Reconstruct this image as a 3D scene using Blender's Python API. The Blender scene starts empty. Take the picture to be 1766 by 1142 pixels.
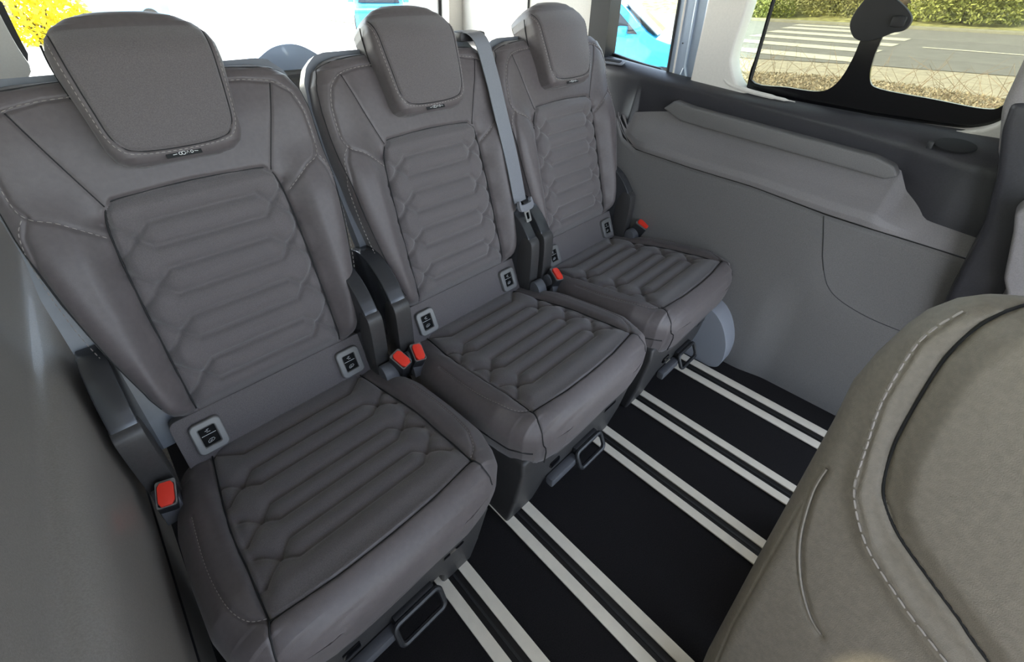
import bpy, bmesh, math, random
import numpy as np
from mathutils import Vector, Matrix

random.seed(7); rng = np.random.default_rng(7)
S = bpy.context.scene
COL = S.collection

# ------------------------------------------------------------------ camera
yaw, pitch, roll = map(math.radians, (43.94, 33.18, .654))
fw = Vector((math.sin(yaw)*math.cos(pitch), math.cos(yaw)*math.cos(pitch), -math.sin(pitch)))
rt0 = Vector((math.cos(yaw), -math.sin(yaw), 0)); up0 = rt0.cross(fw)
rt = rt0*math.cos(roll)+up0*math.sin(roll); up = -rt0*math.sin(roll)+up0*math.cos(roll)
cam = bpy.data.cameras.new('camera'); co = bpy.data.objects.new('camera', cam); COL.objects.link(co)
co.matrix_world = Matrix(((rt.x, up.x, -fw.x, 0), (rt.y, up.y, -fw.y, 0), (rt.z, up.z, -fw.z, 1.0), (0, 0, 0, 1)))
cam.sensor_width = 36; cam.lens = 36*772.4/1766; cam.clip_start = .02; cam.clip_end = 400
cam.shift_x = 18.8/1766; cam.shift_y = -91.7/1766
S.camera = co
# ------------------------------------------------------------------ sky, sun, exposure
W = bpy.data.worlds.new('sky'); S.world = W; W.use_nodes = True
nt = W.node_tree; bg = nt.nodes['Background']
sky = nt.nodes.new('ShaderNodeTexSky'); sky.sky_type = 'NISHITA'; sky.sun_disc = False
sky.sun_elevation = math.radians(38); sky.sun_rotation = math.radians(-35); sky.altitude = 100
sky.air_density = 1.0; sky.dust_density = 1.5
hs = nt.nodes.new('ShaderNodeHueSaturation'); hs.inputs['Saturation'].default_value = .62
nt.links.new(sky.outputs[0], hs.inputs['Color']); nt.links.new(hs.outputs[0], bg.inputs[0]); bg.inputs[1].default_value = .58
sun = bpy.data.lights.new('sun', 'SUN'); sun.energy = 5.5; sun.angle = math.radians(.6); sun.color = (1, .93, .82)
so = bpy.data.objects.new('sun', sun); COL.objects.link(so)
sd = Vector((-.62, .80, .78)).normalized()          # direction towards the sun
so.rotation_euler = sd.to_track_quat('Z', 'Y').to_euler()
S.view_settings.view_transform = 'Standard'; S.view_settings.look = 'None'
S.view_settings.exposure = 1.15; S.view_settings.gamma = 1.0; S.view_settings.use_curve_mapping = False

# ------------------------------------------------------------------ materials
def mat(name, col, rough=.6, metal=0, spec=.5, noise=0, nscale=300, bump=0, bscale=900, coat=0, var=None, sheen=0):
    m = bpy.data.materials.new(name); m.use_nodes = True; n = m.node_tree; b = n.nodes['Principled BSDF']
    b.inputs['Roughness'].default_value = rough; b.inputs['Metallic'].default_value = metal
    b.inputs['Specular IOR Level'].default_value = spec; b.inputs['Coat Weight'].default_value = coat
    b.inputs['Sheen Weight'].default_value = sheen
    b.inputs['Base Color'].default_value = (*col, 1)
    tc = n.nodes.new('ShaderNodeTexCoord')
    if noise:
        t = n.nodes.new('ShaderNodeTexNoise'); t.inputs['Scale'].default_value = nscale; t.inputs['Detail'].default_value = 3
        n.links.new(tc.outputs['Object'], t.inputs['Vector'])
        r = n.nodes.new('ShaderNodeValToRGB'); r.color_ramp.elements[0].position = .3; r.color_ramp.elements[1].position = .7
        c2 = var or col
        r.color_ramp.elements[0].color = (*[max(0, x*(1-noise)) for x in col], 1)
        r.color_ramp.elements[1].color = (*[min(1, x*(1+noise)) for x in c2], 1)
        n.links.new(t.outputs['Fac'], r.inputs['Fac']); n.links.new(r.outputs[0], b.inputs['Base Color'])
    if bump:
        t = n.nodes.new('ShaderNodeTexNoise'); t.inputs['Scale'].default_value = bscale; t.inputs['Detail'].default_value = 2
        n.links.new(tc.outputs['Object'], t.inputs['Vector'])
        bp = n.nodes.new('ShaderNodeBump'); bp.inputs['Strength'].default_value = bump; bp.inputs['Distance'].default_value = .001
        n.links.new(t.outputs['Fac'], bp.inputs['Height']); n.links.new(bp.outputs[0], b.inputs['Normal'])
    return m
M = dict(
 leather=mat('charcoal_seat_leather', (.096, .081, .082), .50, noise=.08, nscale=120, bump=.25, bscale=1400, sheen=.15),
 fabric=mat('charcoal_woven_fabric', (.104, .090, .091), .75, noise=.22, nscale=700, bump=.5, bscale=1500, sheen=.35),
 seam=mat('seam_shade_and_trim', (.010, .010, .011), .8),  # cords in the grooves paint crevice shade; also piping and headrest tab
 stitch=mat('pale_stitch_thread', (.30, .27, .25), .7),
 shell=mat('grey_glossy_seat_shell', (.15, .16, .18), .30, noise=.05, nscale=60, bump=.08, bscale=2000),
 cover=mat('glossy_dark_cover', (.030, .031, .034), .22, bump=.05, bscale=2000),
 plastic=mat('black_grained_plastic', (.022, .022, .024), .42, noise=.1, nscale=200, bump=.25, bscale=1600),
 base=mat('dark_grey_base_plastic', (.040, .038, .038), .45, noise=.1, nscale=200, bump=.25, bscale=1600),
 cap=mat('slate_plastic_cap', (.085, .086, .095), .5, bump=.2, bscale=1600),
 black=mat('gloss_black', (.004, .004, .005), .12),
 door=mat('matt_black_door', (.003, .003, .003), .7, spec=.15),
 frame=mat('satin_grey_frame', (.17, .165, .16), .45, metal=.2),
 chrome=mat('bright_steel', (.9, .9, .88), .35, metal=1),
 red=mat('red_button_plastic', (.72, .035, .018), .4),
 belt=mat('grey_belt_webbing', (.19, .195, .215), .42, noise=.1, nscale=900, bump=.4, bscale=1800),
 white=mat('white_print', (.7, .7, .7), .6),
 carpet=mat('black_needle_carpet', (.011, .0095, .010), .95, spec=.3, noise=.5, nscale=500, bump=.8, bscale=1200),
 rail=mat('pale_aluminium_rail', (.92, .84, .70), .42, metal=.1, noise=.04, nscale=40),
 groove=mat('rail_channel_black', (.006, .005, .005), .5),
 panel=mat('grey_grained_side_panel', (.150, .143, .138), .62, noise=.12, nscale=500, bump=.5, bscale=900),
 ledge=mat('warm_grey_side_ledge', (.205, .190, .188), .55, noise=.10, nscale=500, bump=.4, bscale=900),
 leftpanel=mat('warm_grey_left_panel', (.24, .217, .195), .45, coat=.1, noise=.10, nscale=500, bump=.4, bscale=900),
 wheelbox=mat('pale_grey_wheel_box', (.24, .25, .28), .45, bump=.1),
 trim=mat('dark_upper_trim', (.036, .035, .040), .36, noise=.1, nscale=300, bump=.35, bscale=1100),
 beige=mat('pale_pillar_trim', (.66, .63, .58), .6, noise=.03, nscale=200),
 paint=mat('silver_blue_body_paint', (.42, .50, .62), .35, metal=.3, coat=.5),
 rubber=mat('black_rubber', (.008, .008, .009), .6),
 head=mat('grey_headliner', (.22, .21, .20), .85),
 near=mat('near_seat_leather', (.20, .176, .146), .55, noise=.10, nscale=160, bump=.4, bscale=1100),
 asphalt=mat('sunlit_asphalt', (.21, .205, .185), .9, noise=.12, nscale=3),
 lane=mat('road_marking_paint', (.62, .60, .48), .8, noise=.06, nscale=4),
 gravel=mat('pale_verge_gravel', (.42, .38, .28), .95, noise=.2, nscale=5),
 dry=mat('dry_grass_soil', (.30, .25, .16), .95, noise=.35, nscale=9, var=(.42, .36, .25)),
 snow=mat('sunlit_pale_ground', (.80, .78, .74), .9, noise=.05, nscale=1.2),
 kerb=mat('kerb_stone', (.30, .29, .22), .9, noise=.1, nscale=5),
 grass=mat('spring_grass', (.24, .23, .08), .9, noise=.5, nscale=2.5, var=(.34, .33, .12)),
 leaf=mat('hedge_leaf', (.20, .23, .06), .8, noise=.4, nscale=6, var=(.34, .36, .10)),
 yleaf=mat('yellow_blossom', (.80, .66, .02), .8, noise=.2, nscale=6),
 twig=mat('dry_twig', (.32, .24, .16), .9),
 bark=mat('bark', (.12, .09, .07), .9, noise=.3, nscale=10),
 carblue=mat('bright_blue_car_paint', (.03, .38, .66), .25, coat=.8),
 carpale=mat('pale_blue_car_paint', (.35, .60, .75), .3, coat=.5),
 carglass=mat('dark_car_glass', (.03, .035, .04), .05),
 wall_out=mat('pale_render', (.7, .68, .66), .9),
)
def glass(name, tint, alpha):
    m = bpy.data.materials.new(name); m.use_nodes = True; n = m.node_tree; n.nodes.clear()
    o = n.nodes.new('ShaderNodeOutputMaterial'); t = n.nodes.new('ShaderNodeBsdfTransparent'); g = n.nodes.new('ShaderNodeBsdfGlossy')
    t.inputs[0].default_value = (*tint, 1); g.inputs['Roughness'].default_value = .02
    mx = n.nodes.new('ShaderNodeMixShader'); mx.inputs[0].default_value = alpha
    n.links.new(t.outputs[0], mx.inputs[1]); n.links.new(g.outputs[0], mx.inputs[2]); n.links.new(mx.outputs[0], o.inputs[0])
    return m
M['glass'] = glass('clear_glass', (.93, .96, .95), .04)
M['privacy'] = glass('privacy_tinted_glass', (.55, .55, .48), .03)
M['light_tint'] = glass('light_tinted_glass', (.72, .76, .68), .03)

# ------------------------------------------------------------------ helpers
def link(name, me, m=None, parent=None, smooth=True, **tags):
    if m is not None: me.materials.append(m)
    if smooth: me.shade_smooth()
    o = bpy.data.objects.new(name, me); COL.objects.link(o)
    if parent is not None: o.parent = parent
    for k, v in tags.items(): o['category' if k == 'cat' else k] = v
    return o
def mesh(name, V, F):
    me = bpy.data.meshes.new(name); me.from_pydata([tuple(map(float, v)) for v in V], [], [tuple(int(i) for i in f) for f in F]); me.update(); return me
def empty(name, loc, **tags):
    o = bpy.data.objects.new(name, None); COL.objects.link(o); o.location = loc; o.empty_display_size = .05
    for k, v in tags.items(): o['category' if k == 'cat' else k] = v
    return o
class G:
    """collects shapes, then links them as one mesh object"""
    def __init__(s): s.bm = bmesh.new()
    def box(s, lo, hi, bev=0, M4=None, seg=2):
        t = bmesh.new(); bmesh.ops.create_cube(t, size=1)
        lo = Vector(lo); hi = Vector(hi)
        for v in t.verts: v.co = Vector([(lo[i]+hi[i])/2+v.co[i]*(hi[i]-lo[i]) for i in range(3)])
        if bev: bmesh.ops.bevel(t, geom=t.edges[:], offset=bev, segments=seg, profile=.6, affect='EDGES', clamp_overlap=True)
        if M4 is not None: t.transform(M4)
        s.add(t); return s
    def add(s, t):
        me = bpy.data.meshes.new('t'); t.to_mesh(me); t.free(); s.bm.from_mesh(me); bpy.data.meshes.remove(me)
    def prism(s, pts, depth, bev=0, M4=None, seg=2):
        """closed 2-D outline in local XY extruded along local Z from 0 to depth"""
        t = bmesh.new(); vs = [t.verts.new((p[0], p[1], 0)) for p in pts]; f = t.faces.new(vs)
        r = bmesh.ops.extrude_face_region(t, geom=[f])
        bmesh.ops.translate(t, vec=(0, 0, depth), verts=[e for e in r['geom'] if isinstance(e, bmesh.types.BMVert)])
        bmesh.ops.recalc_face_normals(t, faces=t.faces[:])
        if bev: bmesh.ops.bevel(t, geom=t.edges[:], offset=bev, segments=seg, profile=.6, affect='EDGES', clamp_overlap=True)
        if M4 is not None: t.transform(M4)
        s.add(t); return s
    def tube(s, pts, r, n=8, closed=False, flat=None):
        P = [Vector(p) for p in pts]; rings = []; N = len(P); prev = None
        for i, p in enumerate(P):
            a = P[(i-1) % N] if (closed or i > 0) else P[i]; b = P[(i+1) % N] if (closed or i < N-1) else P[i]
            d = (b-a).normalized(); ref = prev or (Vector((0, 0, 1)) if abs(d.z) < .9 else Vector((1, 0, 0)))
            x = (ref-d*ref.dot(d)).normalized(); y = d.cross(x); prev = x
            rr = r[i] if isinstance(r, (list, tuple)) else r
            rings.append([s.bm.verts.new(p+(x*math.cos(2*math.pi*k/n)+y*math.sin(2*math.pi*k/n)*(flat or 1))*rr) for k in range(n)])
        for i in range(N if closed else N-1):
            A, B = rings[i], rings[(i+1) % N]
            for k in range(n): s.bm.faces.new((A[k], A[(k+1) % n], B[(k+1) % n], B[k]))
        if not closed:
            s.bm.faces.new(rings[0][::-1]); s.bm.faces.new(rings[-1])
        return s
    def done(s, name, m, parent=None, smooth=True, angle=40, **tags):
        me = bpy.data.meshes.new(name); bmesh.ops.recalc_face_normals(s.bm, faces=s.bm.faces[:]); s.bm.to_mesh(me); s.bm.free()
        o = link(name, me, m, parent, smooth, **tags)
        if smooth: me.set_sharp_from_angle(angle=math.radians(angle))
        return o
def frame4(o, x, y, z):
    return Matrix(((x[0], y[0], z[0], o[0]), (x[1], y[1], z[1], o[1]), (x[2], y[2], z[2], o[2]), (0, 0, 0, 1)))
def interp(x, pts):
    xs, ys = zip(*pts); return np.interp(x, xs, ys)
def smoothcurve(pts, n=8, closed=False):
    P = [np.array(p, float) for p in pts]; out = []; N = len(P)
    rngi = range(N if closed else N-1)
    for i in rngi:
        p0 = P[(i-1) % N] if (closed or i > 0) else P[i]; p1 = P[i]; p2 = P[(i+1) % N]
        p3 = P[(i+2) % N] if (closed or i+2 < N) else P[(i+1) % N]
        for k in range(n):
            t = k/n; out.append(.5*((2*p1)+(p2-p0)*t+(2*p0-5*p1+4*p2-p3)*t*t+(3*p1-p0-3*p2+p3)*t**3))
    if not closed: out.append(P[-1])
    return out
def segdist(U, V, pl):
    d = np.full(U.shape, 9.)
    for a, b in zip(pl[:-1], pl[1:]):
        dx, dy = b[0]-a[0], b[1]-a[1]; L = dx*dx+dy*dy+1e-12
        t = np.clip(((U-a[0])*dx+(V-a[1])*dy)/L, 0, 1)
        d = np.minimum(d, np.hypot(U-a[0]-t*dx, V-a[1]-t*dy))
    return d
def rrect(x0, y0, x1, y1, r, n=6):
    out = []
    for cx, cy, a in ((x1-r, y1-r, 0), (x0+r, y1-r, 90), (x0+r, y0+r, 180), (x1-r, y0+r, 270)):
        for k in range(n+1):
            t = math.radians(a+90*k/n); out.append((cx+r*math.cos(t), cy+r*math.sin(t)))
    return out
class Pillow:
    """upholstered pad: outline ul(v)..ur(v), crown depth(u,v), rolled edges, walls and back; place maps (u,v,n) to xyz"""
    def __init__(s, lt, rtt, v0, v1, R, thick, depth, place, grooves=(), Rv=None, inset=.008):
        s.lt, s.rt, s.v0, s.v1, s.R, s.thick, s.depth, s.place, s.grooves, s.inset = lt, rtt, v0, v1, R, thick, depth, place, grooves, inset
        s.Rv = Rv or R
    def lim(s, v): return interp(v, s.lt), interp(v, s.rt)
    def n(s, U, V, groove=True):
        U = np.asarray(U, float); V = np.asarray(V, float)
        l, r = s.lim(V); l2, r2 = s.lim(V+1e-3); sl = np.hypot(1, (l2-l)/1e-3); sr = np.hypot(1, (r2-r)/1e-3)
        h = s.depth(U, V)
        e = np.minimum((U-l)/sl, (r-U)/sr)
        def drop(e, R):
            e = np.clip(e/R, 0, 1); return R*(1-np.sqrt(np.clip(1-(1-e)**2, 0, 1)))
        d1 = drop(e, s.R); d2 = drop(np.minimum(V-s.v0, s.v1-V), s.Rv)
        h = h-np.minimum(np.hypot(d1, d2), max(s.R, s.Rv))
        if groove:
            for pl, dep, wd in s.grooves:
                d = segdist(U, V, pl); h = h-dep*np.exp(-(d/wd)**2)
        return h
    def surf(s, u, v, off=0): return Vector(s.place(u, v, float(s.n(u, v, False))+off))
    def build(s, nu, nv, mask=None):
        g = lambda t: .45*t+.55*np.sin(t*math.pi/2)
        vv = (g(np.linspace(-1, 1, nv))+1)/2*(s.v1-s.v0)+s.v0
        ss = g(np.linspace(-1, 1, nu))
        l, r = s.lim(vv); U = (l+r)[:, None]/2+ss[None, :]*((r-l)/2)[:, None]; V = np.repeat(vv[:, None], nu, 1)
        H = s.n(U, V)
        P = s.place(U, V, H); P = np.stack([np.broadcast_to(p, U.shape) for p in P], -1).reshape(-1, 3)
        V_ = [tuple(p) for p in P]; idx = np.arange(nu*nv).reshape(nv, nu); F = []; Fm = []
        mk = mask(U, V) if mask else None
        for j in range(nv-1):
            for i in range(nu-1):
                f = (idx[j, i], idx[j, i+1], idx[j+1, i+1], idx[j+1, i])
                if mk is not None and mk[j, i]: Fm.append(f)
                else: F.append(f)
        loop = list(idx[0, :])+list(idx[1:, -1])+list(idx[-1, :-1][::-1])+list(idx[1:-1, 0][::-1])
        uv = np.array([(U.flat[k], V.flat[k], H.flat[k]) for k in loop])
        cen = uv[:, :2].mean(0); tan = np.roll(uv[:, :2], -1, 0)-np.roll(uv[:, :2], 1, 0); nor = np.stack([tan[:, 1], -tan[:, 0]], 1)
        nor /= np.linalg.norm(nor, axis=1)[:, None]+1e-9
        if ((uv[:, :2]-cen)*nor).sum() < 0: nor = -nor
        prev = loop
        for k in range(1, 7):
            t = k/6; q = uv[:, :2]-nor*s.inset*(t**2); h = uv[:, 2]-s.thick*t
            PP = np.stack([np.broadcast_to(p, h.shape) for p in s.place(q[:, 0], q[:, 1], h)], -1); b = len(V_); V_ += [tuple(p) for p in PP]
            cur = list(range(b, b+len(loop)))
            for i in range(len(loop)):
                j = (i+1) % len(loop); F.append((prev[i], cur[i], cur[j], prev[j]))
            prev = cur
        F.append(tuple(prev[::-1]))
        return V_, F, Fm
    def make(s, name, m, parent, nu=200, nv=220, mask=None, mname=None, mm=None, **tags):
        V_, F, Fm = s.build(nu, nv, mask)
        def fix(F):
            used = sorted({k for f in F for k in f}); mp = {k: i for i, k in enumerate(used)}
            me = mesh(name, [V_[k] for k in used], [[mp[k] for k in f] for f in F]); return me
        o = link(name, fix(F), m, parent, **tags); o2 = None
        bm = bmesh.new(); bm.from_mesh(o.data); bmesh.ops.recalc_face_normals(bm, faces=bm.faces[:]); bm.to_mesh(o.data); bm.free()
        o.data.set_sharp_from_angle(angle=math.radians(60))
        if mask:
            o2 = link(mname, fix(Fm), mm, o)
            a = o2.data.polygons[len(o2.data.polygons)//2]
            # orient like the cushion top
            want = Vector(s.place(0., (s.v0+s.v1)/2, 1.))-Vector(s.place(0., (s.v0+s.v1)/2, 0.))
            if a.normal.dot(want) < 0: o2.data.flip_normals()
        return o, o2
    def stitches(s, name, lines, m, parent, L=.0055, gap=.0035, w=.00065, off=.0003, n=9, **tags):
        g = G()
        for pl in lines:
            pts = smoothcurve(pl, n); acc = 0; P = [s.surf(p[0], p[1], off) for p in pts]
            # resample by length
            cum = [0]
            for a, b in zip(P[:-1], P[1:]): cum.append(cum[-1]+(b-a).length)
            def at(t):
                k = int(np.searchsorted(cum, t)); k = min(max(k, 1), len(P)-1)
                f = (t-cum[k-1])/max(1e-9, cum[k]-cum[k-1]); return P[k-1].lerp(P[k], f)
            t = 0
            while t+L < cum[-1]:
                g.tube([at(t), at(t+L/2)+Vector((0, 0, w*.3)), at(t+L)], [w*.7, w, w*.7], n=4); t += L+gap
        return g.done(name, m, parent, **tags)
    def cord(s, name, lines, r, m, parent, off=0, n=8, closed=False, **tags):
        for pl in lines:
            g = G(); pts = smoothcurve(pl, n, closed); g.tube([s.surf(p[0], p[1], off) for p in pts], r, n=6, closed=closed)
            g.done(name, m, parent, **tags)
def sm(x, a, b):
    t = np.clip((np.asarray(x, float)-a)/(b-a), 0, 1); return t*t*(3-2*t)
def mir(pl): return [(-p[0], p[1]) for p in pl]

# ================================================================== SETTING
# ---- floor: carpet with six seat rails let into it
floor = G().box((-.22, -1.2, -.06), (1.30, 1.9, 0)).done('floor', M['carpet'], smooth=False, kind='structure')
RX = [-.045, .233, .418, .728, .913, 1.140]
RW = [.036, .036, .036, .034, .034, .040]
def rail_parts():
    pass
for x, w in zip(RX, RW):
    ch = G().box((x-w, -1.15, .0005), (x+w, 1.2, .0025)).done('seat_rail', M['groove'], floor, smooth=False)
    for a, b in ((x-w, x-w*.36), (x+w*.36, x+w)):
        G().box((a, -1.15, .0025), (b, 1.2, .0065), .0012).done('rail_strip', M['rail'], ch)
    G().box((x-.0025, -1.15, .0022), (x+.0025, 1.2, .0036)).done('channel_rib', M['plastic'], ch, smooth=False)

# ---- right side wall lower panel (profile swept along the van)
def wall_grid(yr, zr, fx, ny, nz):
    ys = np.linspace(*yr, ny); zs = np.linspace(*zr, nz); Y, Z = np.meshgrid(ys, zs, indexing='ij'); X = fx(Y, Z)
    idx = np.arange(ny*nz).reshape(ny, nz); F = []
    for i in range(ny-1):
        for j in range(nz-1): F.append((idx[i, j], idx[i+1, j], idx[i+1, j+1], idx[i, j+1]))
    return np.stack([X, Y, Z], -1).reshape(-1, 3), F
GZ = [(-.4, .500), (-.117, .507), (.03, .512), (.184, .520), (.37, .539), (.541, .544), (.743, .556), (.80, .584), (.835, .640), (1.2, .66)]
def gz(y): return interp(y, GZ)
def fx_low(Y, Z):
    X = 1.262+.10*np.clip(Z, 0, 1)**1.2+.012*(1-sm(Z, 0, .03))*0
    X = X-.016*sm(Y, .14, .24)*(1-sm(Z, .16, .36))                               # wheel-house swelling
    r = np.hypot((Y+.02)/.15, (Z-.42)/.12); X = X+.010*np.exp(-r**4)               # speaker pocket dish
    ld = np.abs(Y-(.183-.17*(.52-Z)-.25*np.clip(.42-Z, 0, 1)**1.0*0))   # vertical joint
    return X
def low_map(Y, T):  # T 0..1 from floor to the groove
    return T*gz(Y)
ys = np.linspace(-.6, 1.7, 460); ts = np.linspace(0, 1, 130); Y, T = np.meshgrid(ys, ts, indexing='ij'); Z = T*gz(Y)
X = fx_low(Y, Z)+.006*sm(T, .985, 1)
idx = np.arange(Y.size).reshape(Y.shape)
F = [(idx[i, j], idx[i+1, j], idx[i+1, j+1], idx[i, j+1]) for i in range(len(ys)-1) for j in range(len(ts)-1)]
wr = link('wall_right', mesh('wall_right', np.stack([X, Y, Z], -1).reshape(-1, 3), F), M['panel'], kind='structure')
# ledge (armrest) above the groove
ys = np.linspace(-.6, .835, 300); ss = np.linspace(0, 1, 60); Y, T = np.meshgrid(ys, ss, indexing='ij')
ztop = interp(Y, [(-.6, .56), (-.093, .563), (0, .569), (.06, .61), (.087, .651), (.294, .655), (.489, .657), (.68, .676), (.80, .655), (.835, .645)])
prof_x = interp(T, [(0, 1.331), (.03, 1.316), (.10, 1.303), (.2, 1.300), (.32, 1.306), (.5, 1.330), (.75, 1.358), (1, 1.378)])
endf = sm(Y, .70, .835)
X = prof_x*(1-endf)+(1.335+.03*T)*endf
fr = 1-sm(Y, .0, .10); X = X*(1-fr)+interp(T, [(0, 1.331), (.08, 1.318), (.5, 1.326), (1, 1.338)])*fr
Z = gz(Y)+.002+(ztop-gz(Y))*interp(T, [(0, 0), (.1, .04), (.3, .26), (.5, .47), (.75, .74), (1, 1)])
idx = np.arange(Y.size).reshape(Y.shape)
F = [(idx[i, j], idx[i+1, j], idx[i+1, j+1], idx[i, j+1]) for i in range(len(ys)-1) for j in range(len(ss)-1)]
ledge = link('armrest_ledge', mesh('armrest_ledge', np.stack([X, Y, Z], -1).reshape(-1, 3), F), M['ledge'], wr)
# pale piping line in the groove end
G().tube(smoothcurve([(1.333, .838, .655), (1.333, .826, .62), (1.331, .795, .583), (1.329, .743, .558), (1.327, .541, .546)], 8), .0016, 6).done('joint_line', M['panel'], wr)
G().tube(smoothcurve([(1.333-.002, y, float(gz(y))+.0008) for y in np.linspace(-.55, .76, 24)], 3), .0022, 6).done('joint_shadow_gap', M['rubber'], wr)
G().box((1.388, .70, .50), (1.392, 1.2, .70)).done('joint_light_block', M['rubber'], wr, smooth=False)  # unseen, added to stop outside light leaking through the joint
G().prism([(y, float(gz(y))-.012) for y in np.linspace(-.6, .83, 40)]+[(y, float(gz(y))+.016) for y in np.linspace(.83, -.6, 40)], .004, 0, frame4((1.3385, 0, 0), (0, 1, 0), (0, 0, 1), (1, 0, 0))).done('joint_light_block', M['rubber'], wr, smooth=False)  # added behind the groove to block light from the slit
jl = [(.183, .519), (.165, .47), (.148, .42), (.132, .385), (.112, .352), (.086, .330), (.05, .316), (.0, .306), (-.06, .304), (-.12, .31)]
G().tube([(float(fx_low(np.float64(y), np.float64(z)))-.0005, y, z) for y, z in jl[:4]], .0011, 6).done('panel_joint', M['rubber'], wr)
G().tube([(float(fx_low(np.float64(y), np.float64(z)))+.0002, y, z) for y, z in smoothcurve(jl[3:], 3)], .0010, 6).done('pocket_edge', M['trim'], wr)
# dark upper trim from the ledge to the sill
ys = np.linspace(-.6, 1.72, 400); ss = np.linspace(0, 1, 70); Y, T = np.meshgrid(ys, ss, indexing='ij')
zlo = interp(Y, [(-.6, .50), (-.12, .50), (-.093, .555), (0, .565), (.06, .60), (.09, .64), (.294, .65), (.489, .652), (.68, .672), (.80, .63), (.84, .52), (1.72, .52)])
zed = interp(Y, [(-.6, .684), (-.06, .688), (.0, .690), (.052, .693), (.23, .716), (.441, .735), (.70, .752), (.911, .760), (1.72, .775)])
zs_ = interp(Y, [(-.6, .745), (-.05, .745), (.19, .745), (.486, .756), (.72, .777), (.961, .803), (1.72, .803)])
blg = 1-sm(Y, -.02, .11)                                                       # bulge at the speaker end
xlo = 1.378*(1-blg)+1.330*blg; xlo = np.where(Y > .80, 1.345, xlo)
xed = 1.372*(1-blg)+1.338*blg
TT = interp(T, [(0, 0), (1, 1)])
X = np.where(T < .6, xlo+(xed-xlo)*sm(T, 0, .6)+.004*sm(T, .45, .6)*0, xed+(1.425-xed)*((T-.6)/.4)**1.15)
Z = np.where(T < .6, zlo+(zed-zlo)*(T/.6), zed+(zs_-zed)*np.sin(((T-.6)/.4)*math.pi/2)**.8)
# soften the roll between face and sill
for _ in range(6):
    X[:, 1:-1] = .5*X[:, 1:-1]+.25*(X[:, :-2]+X[:, 2:]); Z[:, 1:-1] = .5*Z[:, 1:-1]+.25*(Z[:, :-2]+Z[:, 2:])
idx = np.arange(Y.size).reshape(Y.shape)
F = [(idx[i, j], idx[i+1, j], idx[i+1, j+1], idx[i, j+1]) for i in range(len(ys)-1) for j in range(len(ss)-1)]
upt = link('upper_trim', mesh('upper_trim', np.stack([X, Y, Z], -1).reshape(-1, 3), F), M['trim'], wr)
# grab tray rail on the trim
gt = G()
pts = [(.66, .716), (.60, .706), (.14, .672), (.10, .660), (.085, .640), (.105, .628), (.63, .664), (.69, .690)]
gt.prism([(p[0], p[1]) for p in pts], -.050, .006, frame4((1.392, 0, 0), (0, 1, 0), (0, 0, 1), (1, 0, 0)), 3)
gt.done('grab_tray', M['panel'], wr, label='long raised grey tray lip')
# speaker recess and knob on the sill end
Msp = frame4((1.372, .028, .712), (0, 1, 0), Vector((-.55, 0, .45)).normalized(), Vector((-.45, 0, -.55)).normalized())
G().prism([(.036*math.cos(t), .019*math.sin(t)) for t in np.linspace(0, 2*math.pi, 25)[:-1]], .006, .002, frame4((1.366, .022, .719), (0, 1, 0), Vector((.8, 0, .5)).normalized(), Vector((-.5, 0, .8)).normalized())).done('sill_recess', M['rubber'], wr)
G().box((1.352, .055, .708), (1.364, .066, .724), .003).done('coat_hook', M['plastic'], wr)
# vent slot by the quarter window
G().prism(rrect(-.05, -.014, .05, .014, .006), .004, .001, frame4((1.392, .93, .7905), (0, 1, 0), Vector((-1, 0, -.42)).normalized(), Vector((-.42, 0, 1)).normalized())).done('vent_frame', M['shell'], wr)
G().prism(rrect(-.038, -.007, .038, .007, .003), .004, .001, frame4((1.392, .93, .7925), (0, 1, 0), Vector((-1, 0, -.42)).normalized(), Vector((-.42, 0, 1)).normalized())).done('vent_slot', M['rubber'], wr)
# wheel-house box beside the right seat
wb = G(); wb.prism(smoothcurve([(.288, .0), (.262, .02), (.258, .08), (.272, .13), (.30, .175), (.34, .20), (.42, .212), (.9, .212), (.9, 0)], 5), .09, .02,
         frame4((1.190, 0, 0), (0, 1, 0), (0, 0, 1), (1, 0, 0)), 4)
wb.done('wheel_house_box', M['wheelbox'], wr, label='smooth pale grey wheel house box')

# ---- window apertures in the right side: body panel with three holes
def plate(name, outer, holes, thick, M4, m, parent=None, bev=.0, **tags):
    cu = bpy.data.curves.new(name, 'CURVE'); cu.dimensions = '2D'; cu.fill_mode = 'BOTH'; cu.extrude = thick/2; cu.bevel_depth = bev; cu.bevel_resolution = 2
    for pl in [outer]+list(holes):
        sp = cu.splines.new('POLY'); sp.points.add(len(pl)-1); sp.use_cyclic_u = True
        for k, p in enumerate(pl): sp.points[k].co = (p[0], p[1], 0, 1)
    t = bpy.data.objects.new('t', cu); me = bpy.data.meshes.new_from_object(t); bpy.data.objects.remove(t); bpy.data.curves.remove(cu)
    me.transform(M4); me.name = name
    o = link(name, me, m, parent, smooth=False, **tags); return o
def YZ(x): return frame4((x, 0, 0), (0, 1, 0), (0, 0, 1), (1, 0, 0))
def XZ(y): return frame4((0, y, 0), (1, 0, 0), (0, 0, 1), (0, -1, 0))
TOPZ = 1.30
# pale trims and pillars (x about 1.42)
plate('trim_1', [(1.035, .60), (1.72, .60), (1.72, 1.42), (1.035, 1.42)], [], .05, YZ(1.435), M['beige'], kind='structure')      # rear pillar trim
G().box((1.405, 1.33, .80), (1.412, 1.335, 1.40)).done('trim_joint', M['rubber'], bpy.data.objects['trim_1'], smooth=False)
plate('trim_2', [(.965, .60), (1.04, .60), (1.045, 1.42), (.97, 1.42)], [], .06, YZ(1.43), M['rubber'], kind='structure')      # black rubber pillar
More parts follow.
